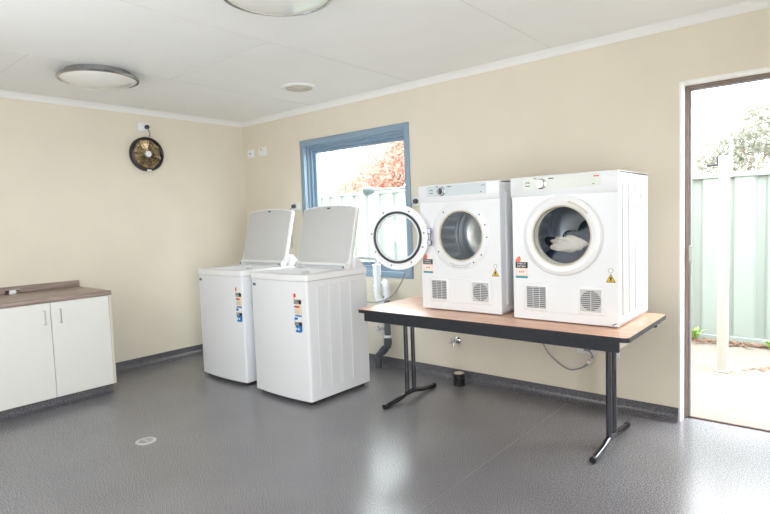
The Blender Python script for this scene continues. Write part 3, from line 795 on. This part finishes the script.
# wall taps
def tap(label, loc, flip=1):
    t = thing('wall_tap', label, 'tap', loc)
    b = nb(); lathe(b, [(0, 0), (.030, 0), (.030, -.004), (.022, -.012), (.013, -.016), (0, -.016)], 24, 'y'); obj('flange', b, M['chrome'], t)
    b = nb(); tube(b, [(0, -.010, 0), (0, -.07, 0)], .011, 12); tube(b, [(0, -.055, 0), (0, -.062, -.012), (0, -.064, -.045)], .0095, 12); obj('body', b, M['chrome'], t)
    b = nb(); tube(b, [(0, -.068, 0), (0, -.085, 0)], .012, 12)
    for a in (20, 110): 
        ca, sa = math.cos(math.radians(a))*.032, math.sin(math.radians(a))*.032; tube(b, [(-ca, -.085, -sa), (ca, -.085, sa)], .0055, 8)
    obj('handle', b, M['chrome'], t)
tap('chrome tap on wall under table above the black pipe stub', (2.757, 0, .328))
tap('chrome lower tap beside the dark grey waste pipe', (1.985, 0, .352))
tap('chrome upper tap beside the dark grey waste pipe, just under table height', (1.96, 0, .47))

# black floor stub pipe
fp = thing('floor_pipe', 'short black capped pipe stub on floor by back wall', 'pipe', (2.835, -.118, 0))
b = nb(); lathe(b, [(0, 0), (.046, 0), (.046, .012), (.042, .016), (.042, .032), (.047, .036), (.047, .050), (.042, .054), (.042, .070), (.049, .074), (.049, .092), (.040, .096), (0, .096)], 32, 'z'); obj('collar', b, M['black'], fp)
b = nb(); lathe(b, [(0, .094), (.038, .094), (.038, .1), (.030, .104), (0, .104)], 28, 'z'); obj('cap', b, M['beige'], fp)

# waste trap and pipe
wp = thing('waste_pipe', 'white trap joining dark grey offset waste pipe behind table', 'pipe', (2.05, -.085, 0))
O = Vector((2.05, -.085, 0))-Vector((.025, 0, 0))*0
def q(p): return Vector(p)-O
b = nb(); tube(b, [q(p) for p in smooth_path([(1.985, -.085, .84), (1.985, -.085, .70), (1.985, -.085, .655), (2.005, -.085, .615), (2.04, -.085, .60), (2.075, -.085, .615), (2.092, -.085, .655), (2.092, -.085, .72), (2.085, -.085, .76), (2.055, -.085, .785)], 5)], .030, 16); obj('trap', b, M['plastic'], wp)
b = nb()
tube(b, [q((1.985, -.085, .83)), q((1.985, -.085, .92))], .036, 18); tube(b, [q((1.985, -.085, .92)), q((1.985, -.085, .935))], .04, 18); obj('standpipe', b, M['plastic'], wp)
for z in (.69, .735):
    b = nb(); tube(b, [q((1.985, -.085, z)), q((1.985, -.085, z+.028))], .038, 18); obj('nut', b, M['plastic'], wp)
b = nb(); tube(b, [q(p) for p in smooth_path([(2.085, -.085, .66), (2.085, -.085, .45), (2.085, -.085, .235), (2.075, -.085, .205), (1.985, -.085, .125), (1.968, -.085, .095), (1.966, -.085, 0)], 6)], .029, 16); obj('pipe', b, M['pipegrey'], wp)
b = nb(); tube(b, [q((2.085, -.085, .290)), q((2.085, -.085, .312))], .034, 18); obj('band', b, M['plastic'], wp)
for a, c in (((2.085, -.085, .275), (2.085, -.085, .225)), ((2.053, -.085, .186), (2.013, -.085, .150)), ((1.966, -.085, .095), (1.966, -.085, .015))):
    b = nb(); tube(b, [q(a), q(c)], .035, 18); obj('socket', b, M['pipegrey'], wp)
# washer drain hose up into the standpipe
b = nb(); tube(b, smooth_path([(1.74, -.35, .55), (1.74, -.34, .86), (1.76, -.26, .985), (1.83, -.16, .995), (1.92, -.10, .985), (1.972, -.086, .982), (1.984, -.085, .962), (1.985, -.085, .9375)], 7), .013, 12)
tag(obj('drain_hose', b, M['hose']), 'pale grey drain hose arching from washer into white standpipe', 'hose')
b = nb(); tube(b, smooth_path([(2.405, -.06, 1.0), (2.37, -.08, .97), (2.318, -.1, .88), (2.255, -.1, .765), (2.145, -.1, .655), (2.05, -.17, .612), (1.92, -.18, .608), (1.80, -.20, .62)], 7), .0055, 8)
tag(obj('washer_cord', b, M['cord']), 'thin grey cable sagging below open dryer door towards washer', 'cord')

# ceiling lights
def ceil_light(label, loc, dome_m):
    t = thing('ceiling_light', label, 'ceiling light', loc, 0, 'round ceiling lights')
    b = nb(); lathe(b, [(0, 0), (.215, 0), (.215, -.03), (.262, -.036), (.268, -.046), (.262, -.056), (.25, -.056), (.245, -.045), (0, -.045)], 64, 'z'); obj('base_ring', b, M['midchrome'], t)
    b = nb(); lathe(b, [(.250, -.050), (.235, -.062), (.19, -.080), (.13, -.094), (.06, -.101), (.0005, -.103)], 64, 'z'); obj('diffuser', b, dome_m, t)
ceil_light('round opal ceiling light with chrome ring nearest left wall', (1.043, -1.952, HC), M['opal'])
ceil_light('round glossy ceiling light cut off by top of the photo', (3.085, -1.985, HC), M['opal'])
v = thing('ceiling_vent', 'small round offwhite ceiling vent near the window', 'ceiling vent', (1.655, -.607, HC))
b = nb(); lathe(b, [(0, 0), (.150, 0), (.150, -.006), (.140, -.012), (.120, -.012), (.112, -.006), (0, -.006)], 48, 'z'); obj('frame', b, M['trimwhite'], v)
b = nb()
for rr in (.025, .05, .075, .1): lathe(b, [(rr-.008, -.006), (rr-.008, -.012), (rr+.006, -.014), (rr+.008, -.006)], 40, 'z', closed=True)
obj('louvre', b, mat('vent_louvre', (204, 198, 186), .6), v)

# floor drain
fd = thing('floor_drain', 'round pale floor drain grate set in grey floor', 'floor drain', (1.826, -2.155, 0)); fd.scale = (.9, .9, 1)
b = nb(); lathe(b, [(.048, 0), (.048, .003), (.064, .003), (.068, 0)], 40, 'z', closed=True); obj('rim', b, M['grille'], fd)
b = nb(); lathe(b, [(0, .0003), (.049, .0003), (.049, .0012), (0, .0012)], 32, 'z'); obj('sump', b, M['black'], fd)
b = nb()
for k in range(-2, 3):
    x = k*.018; l = math.sqrt(.048**2-x*x); box(b, (x-.0035, -l, .0012), (x+.0035, l, .003))
box(b, (-.048, -.005, .0012), (.048, .005, .0031))
obj('grate', b, M['grille'], fd, smooth=0)

# ------------------------------------------------------------------ outdoors
b = nb(); box(b, (-9, .14, -.25), (11, 18, -.05)); struct('ground', b, M['concrete'], smooth=0)
FY = 2.80
fe = thing('fence', 'pale green ribbed steel fence beyond the doorway and window', 'fence', (0, FY, -.05))
xs = [-4.2, -1.75, .7, 3.15, 5.6, 8.0]; tops = [1.93, 1.83, 1.78, 1.73, 1.73]
for i in range(5):
    x0, x1, tp_ = xs[i]+.03, xs[i+1]-.03, tops[i]
    b = nb(); poly = []; x = x0; per = .28
    while x < x1-.01:
        for dx, dy in ((0, 0), (.16, 0), (.185, .035), (.255, .035)):
            if x+dx < x1: poly.append((x+dx, dy))
        x += per
    poly.append((x1, 0))
    back = [(px, py+.006) for px, py in poly[::-1]]
    prism(b, poly+back, .03, tp_-.02, 'z'); obj('fence_panel', b, M['fence'], fe, smooth=0)
    b = nb(); box(b, (x0, -.02, tp_-.05), (x1, .06, tp_), .004, 1); obj('top_rail', b, M['fence'], fe)
    b = nb(); box(b, (x0, -.02, 0), (x1, .06, .05), .004, 1); obj('bottom_rail', b, M['fence'], fe)
for i, x in enumerate(xs):
    h = max(tops[max(i-1, 0)], tops[min(i, 4)])+.02
    b = nb(); box(b, (x-.035, -.03, -.02), (x+.035, .07, h), .004, 1); obj('fence_post', b, M['fence'], fe)

po = thing('gate_post', 'square white steel post standing on concrete outside the doorway', 'post', (4.381, 1.555, -.05))
b = nb(); box(b, (-.037, -.037, 0), (.037, .037, 1.80), .004, 1); obj('shaft', b, M['post'], po)
b = nb(); box(b, (-.055, -.055, 0), (.055, .055, .012), .003, 1); obj('base_plate', b, M['post'], po)
b = nb(); box(b, (-.052, -.02, 1.72), (-.036, .02, 1.80), .003, 1); box(b, (-.125, -.012, 1.722), (-.045, .012, 1.737), .003, 1); obj('latch_bracket', b, M['inkblack'], po)

# leaf litter strip and weeds at the foot of the fence
r = random.Random(5); b = nb()
for _ in range(900):
    x = r.uniform(3.2, 6.2); y = FY-.08-abs(r.gauss(0, .10)); s = r.uniform(.012, .035); a = r.uniform(0, 6.28); z = -.048+r.uniform(0, .02)
    V = [b.verts.new((x+s*math.cos(a+k*PI/2)*(1 if k % 2 else .6), y+s*math.sin(a+k*PI/2)*(1 if k % 2 else .6), z+r.uniform(0, .012))) for k in range(4)]
    b.faces.new(V)
for _ in range(60):
    t_ = r.random(); x = 4.42+t_*1.1; y = 1.62+t_*.75+r.gauss(0, .03); s = r.uniform(.01, .025); a = r.uniform(0, 6)
    V = [b.verts.new((x+s*math.cos(a+k*PI/2), y+s*math.sin(a+k*PI/2), -.047+r.uniform(0, .008))) for k in range(4)]; b.faces.new(V)
o = obj('leaf_litter', b, M['litter'], smooth=0, normals=False); tag(o, 'brown fallen leaves strewn along foot of the fence', 'leaf litter', kind='stuff')
def weed(x, y, n, h, seed, label):
    r = random.Random(seed); b = nb()
    for _ in range(n):
        a = r.uniform(0, 2*PI); l = h*r.uniform(.6, 1.1); sp = r.uniform(.3, .9)*h; w = .012
        d = Vector((math.cos(a), math.sin(a), 0)); sd = Vector((-d.y, d.x, 0))*w
        p0 = Vector((x, y, -.05)); p1 = p0+d*sp*.5+Vector((0, 0, l*.7)); p2 = p0+d*sp+Vector((0, 0, l*.75))
        V = [b.verts.new(p) for p in (p0-sd*.4, p0+sd*.4, p1+sd, p1-sd, p2)]
        b.faces.new(V[:4]); b.faces.new((V[3], V[2], V[4]))
    tag(obj('weed', b, M['weed'], smooth=0, normals=False), label, 'weed', 'weeds along the fence')
for i, (x, n, h) in enumerate(((3.98, 26, .16), (4.62, 24, .10), (4.95, 30, .15), (5.25, 30, .18))):
    weed(x, FY-.14-.05*(i % 2), n, h, i, ['green weed tuft at fence foot left of the white post', 'low green weed tuft just right of the white post', 'green weed tuft midway right of the post', 'taller green weed tuft at the right edge of doorway'][i])

# trees beyond the fence
def tree(name, label, base, h_trunk, blobs, n, leaf, m, seed):
    t = thing(name, label, 'tree', base)
    r = random.Random(seed); b = nb()
    tube(b, smooth_path([(0, 0, 0), (.04, .02, h_trunk*.5), (-.03, 0, h_trunk)], 5), .1, 10, radii=[.12-.004*i for i in range(11)])
    for bl in blobs:
        tube(b, [(-.03, 0, h_trunk*.85), (bl[0]*.5, bl[1]*.5, (h_trunk+bl[2])/2), (bl[0], bl[1], bl[2])], .04, 7, radii=[.06, .04, .015])
    obj('trunk', b, M['bark'], t)
    b = nb(); tot = sum(x[3]**2 for x in blobs)
    for bl in blobs:
        for _ in range(int(n*bl[3]**2/tot)):
            while True:
                p = Vector((r.uniform(-1, 1), r.uniform(-1, 1), r.uniform(-1, 1)))
                if .25 < p.length < 1: break
            p = Vector((bl[0], bl[1], bl[2]))+Vector((p.x*bl[3], p.y*bl[3], p.z*bl[3]*.8))
            u = Vector((r.gauss(0, 1), r.gauss(0, 1), r.gauss(0, 1))).normalized(); w = u.orthogonal().normalized(); s = leaf*r.uniform(.6, 1.3)
            V = [b.verts.new(p+x) for x in (u*s, w*s*.55, -u*s, -w*s*.55)]; b.faces.new(V)
    obj('foliage', b, m, t, smooth=0, normals=False)
tree('autumn_tree', 'orange red autumn tree behind the fence seen through window', (-3.15, 6.3, -.05), 1.6,
     [(.3, 0, 2.7, .95), (-.6, .2, 2.35, .75), (1.0, 0, 2.9, .8), (-1.5, .1, 2.15, .5), (.6, .4, 3.5, .8), (1.5, .2, 2.2, .7), (.1, -.2, 1.9, .6)], 9000, .058, M['redleaf'], 11)
tree('grey_green_tree', 'pale grey green tree beyond the fence seen through doorway', (3.4, 11, -.05), 1.6,
     [(0, 0, 3.15, .85), (-.55, .2, 2.75, .65), (.7, 0, 3.1, .85), (.35, .1, 3.5, .5), (-.8, .1, 2.2, .55), (.2, .3, 2.2, .8), (1.3, .2, 2.6, .8), (1.9, 0, 2.2, .8), (-.35, 0, 2.1, .6)], 8500, .055, M['greenleaf'], 12)
st = thing('street_lamp', 'thin white curved street lamp beyond fence in front of tree', 'street lamp', (3.36, 9.6, -.05))
b = nb(); tube(b, smooth_path([(0, 0, 0), (0, 0, 1.5), (0, 0, 2.6), (-.03, 0, 2.76), (-.14, 0, 2.82), (-.24, 0, 2.84)], 6), .028, 10); obj('pole', b, M['post'], st)
b = nb(); box(b, (-.36, -.04, 2.82), (-.22, .04, 2.86), .01, 2); obj('lamp_head', b, M['post'], st)

# grey cone-ended arm on the outside wall by the window
ol = thing('outdoor_arm', 'grey cone ended arm outside window in front of fence', 'outdoor lamp', (2.55, .14, 1.62))
b = nb(); lathe(b, [(0, -1.100), (.040, -1.105), (.044, -1.09), (.036, -1.02), (.020, -.985), (.012, -.975), (0, -.975)], 20, 'x', (0, .26, 0)); obj('cone_head', b, M['lampgrey'], ol)
b = nb(); tube(b, smooth_path([(-.98, .26, 0), (-.4, .26, 0), (-.08, .26, 0), (-.02, .24, 0), (0, .18, 0), (0, .0, 0)], 5), .011, 10); obj('arm', b, M['hose'], ol)

# ------------------------------------------------------------------ light
w = bpy.data.worlds.new('overcast_sky'); bpy.context.scene.world = w; w.use_nodes = True
nt = w.node_tree; bg = nt.nodes['Background']; bg.inputs['Color'].default_value = (.95, .98, 1, 1); bg.inputs['Strength'].default_value = 8.0

def area(name, loc, rot, sx, sy, power, col=(1, 1, 1)):
    l = bpy.data.lights.new(name, 'AREA'); l.shape = 'RECTANGLE'; l.size = sx; l.size_y = sy; l.energy = power; l.color = col
    o = bpy.data.objects.new(name, l); C.objects.link(o); o.location = loc; o.rotation_euler = rot
    return o
# sky portals for the doorway, the window and the two added unseen windows
for loc, sx, sy in (((4.79, .16, 1.03), .80, 2.0), (((WX0+WX1)/2, .13, (WZ0+WZ1)/2), 1.2, 1.15)):
    a = area('sky_portal', loc, (-PI/2, 0, 0), sx, sy, 1); a.data.cycles.is_portal = True
a = area('sky_portal', (RXW+.12, (RW0+RW1)/2, (RWZ0+RWZ1)/2), (0, PI/2, 0), RWZ1-RWZ0-.1, RW1-RW0-.1, 1); a.data.cycles.is_portal = True
a = area('sky_portal', ((FX0+FX1)/2, RYW-.12, (FZ0+FZ1)/2), (PI/2, 0, 0), FX1-FX0-.1, FZ1-FZ0-.1, 1); a.data.cycles.is_portal = True

# ------------------------------------------------------------------ camera
cam = bpy.data.cameras.new('camera'); co = bpy.data.objects.new('camera', cam); C.objects.link(co)
cam.sensor_width = 36; cam.lens = 36*542.33/770; cam.clip_start = .02; cam.clip_end = 200
Rv = Vector((.76536929, .64263313, -.03510728)); Uv = Vector((-.01798925, .07588897, .99695399)); Fv = Vector((-.64333991, .76240641, -.06964358))
mw = Matrix(((Rv.x, Uv.x, -Fv.x, 5.1289), (Rv.y, Uv.y, -Fv.y, -3.6909), (Rv.z, Uv.z, -Fv.z, 1.3296), (0, 0, 0, 1)))
co.matrix_world = mw
sc = bpy.context.scene; sc.camera = co
sc.view_settings.view_transform = 'Standard'; sc.view_settings.look = 'None'; sc.view_settings.gamma = 1; sc.view_settings.exposure = .6
sc.view_settings.use_curve_mapping = False
sc.cycles.max_bounces = 12; sc.cycles.diffuse_bounces = 6; sc.cycles.transparent_max_bounces = 16
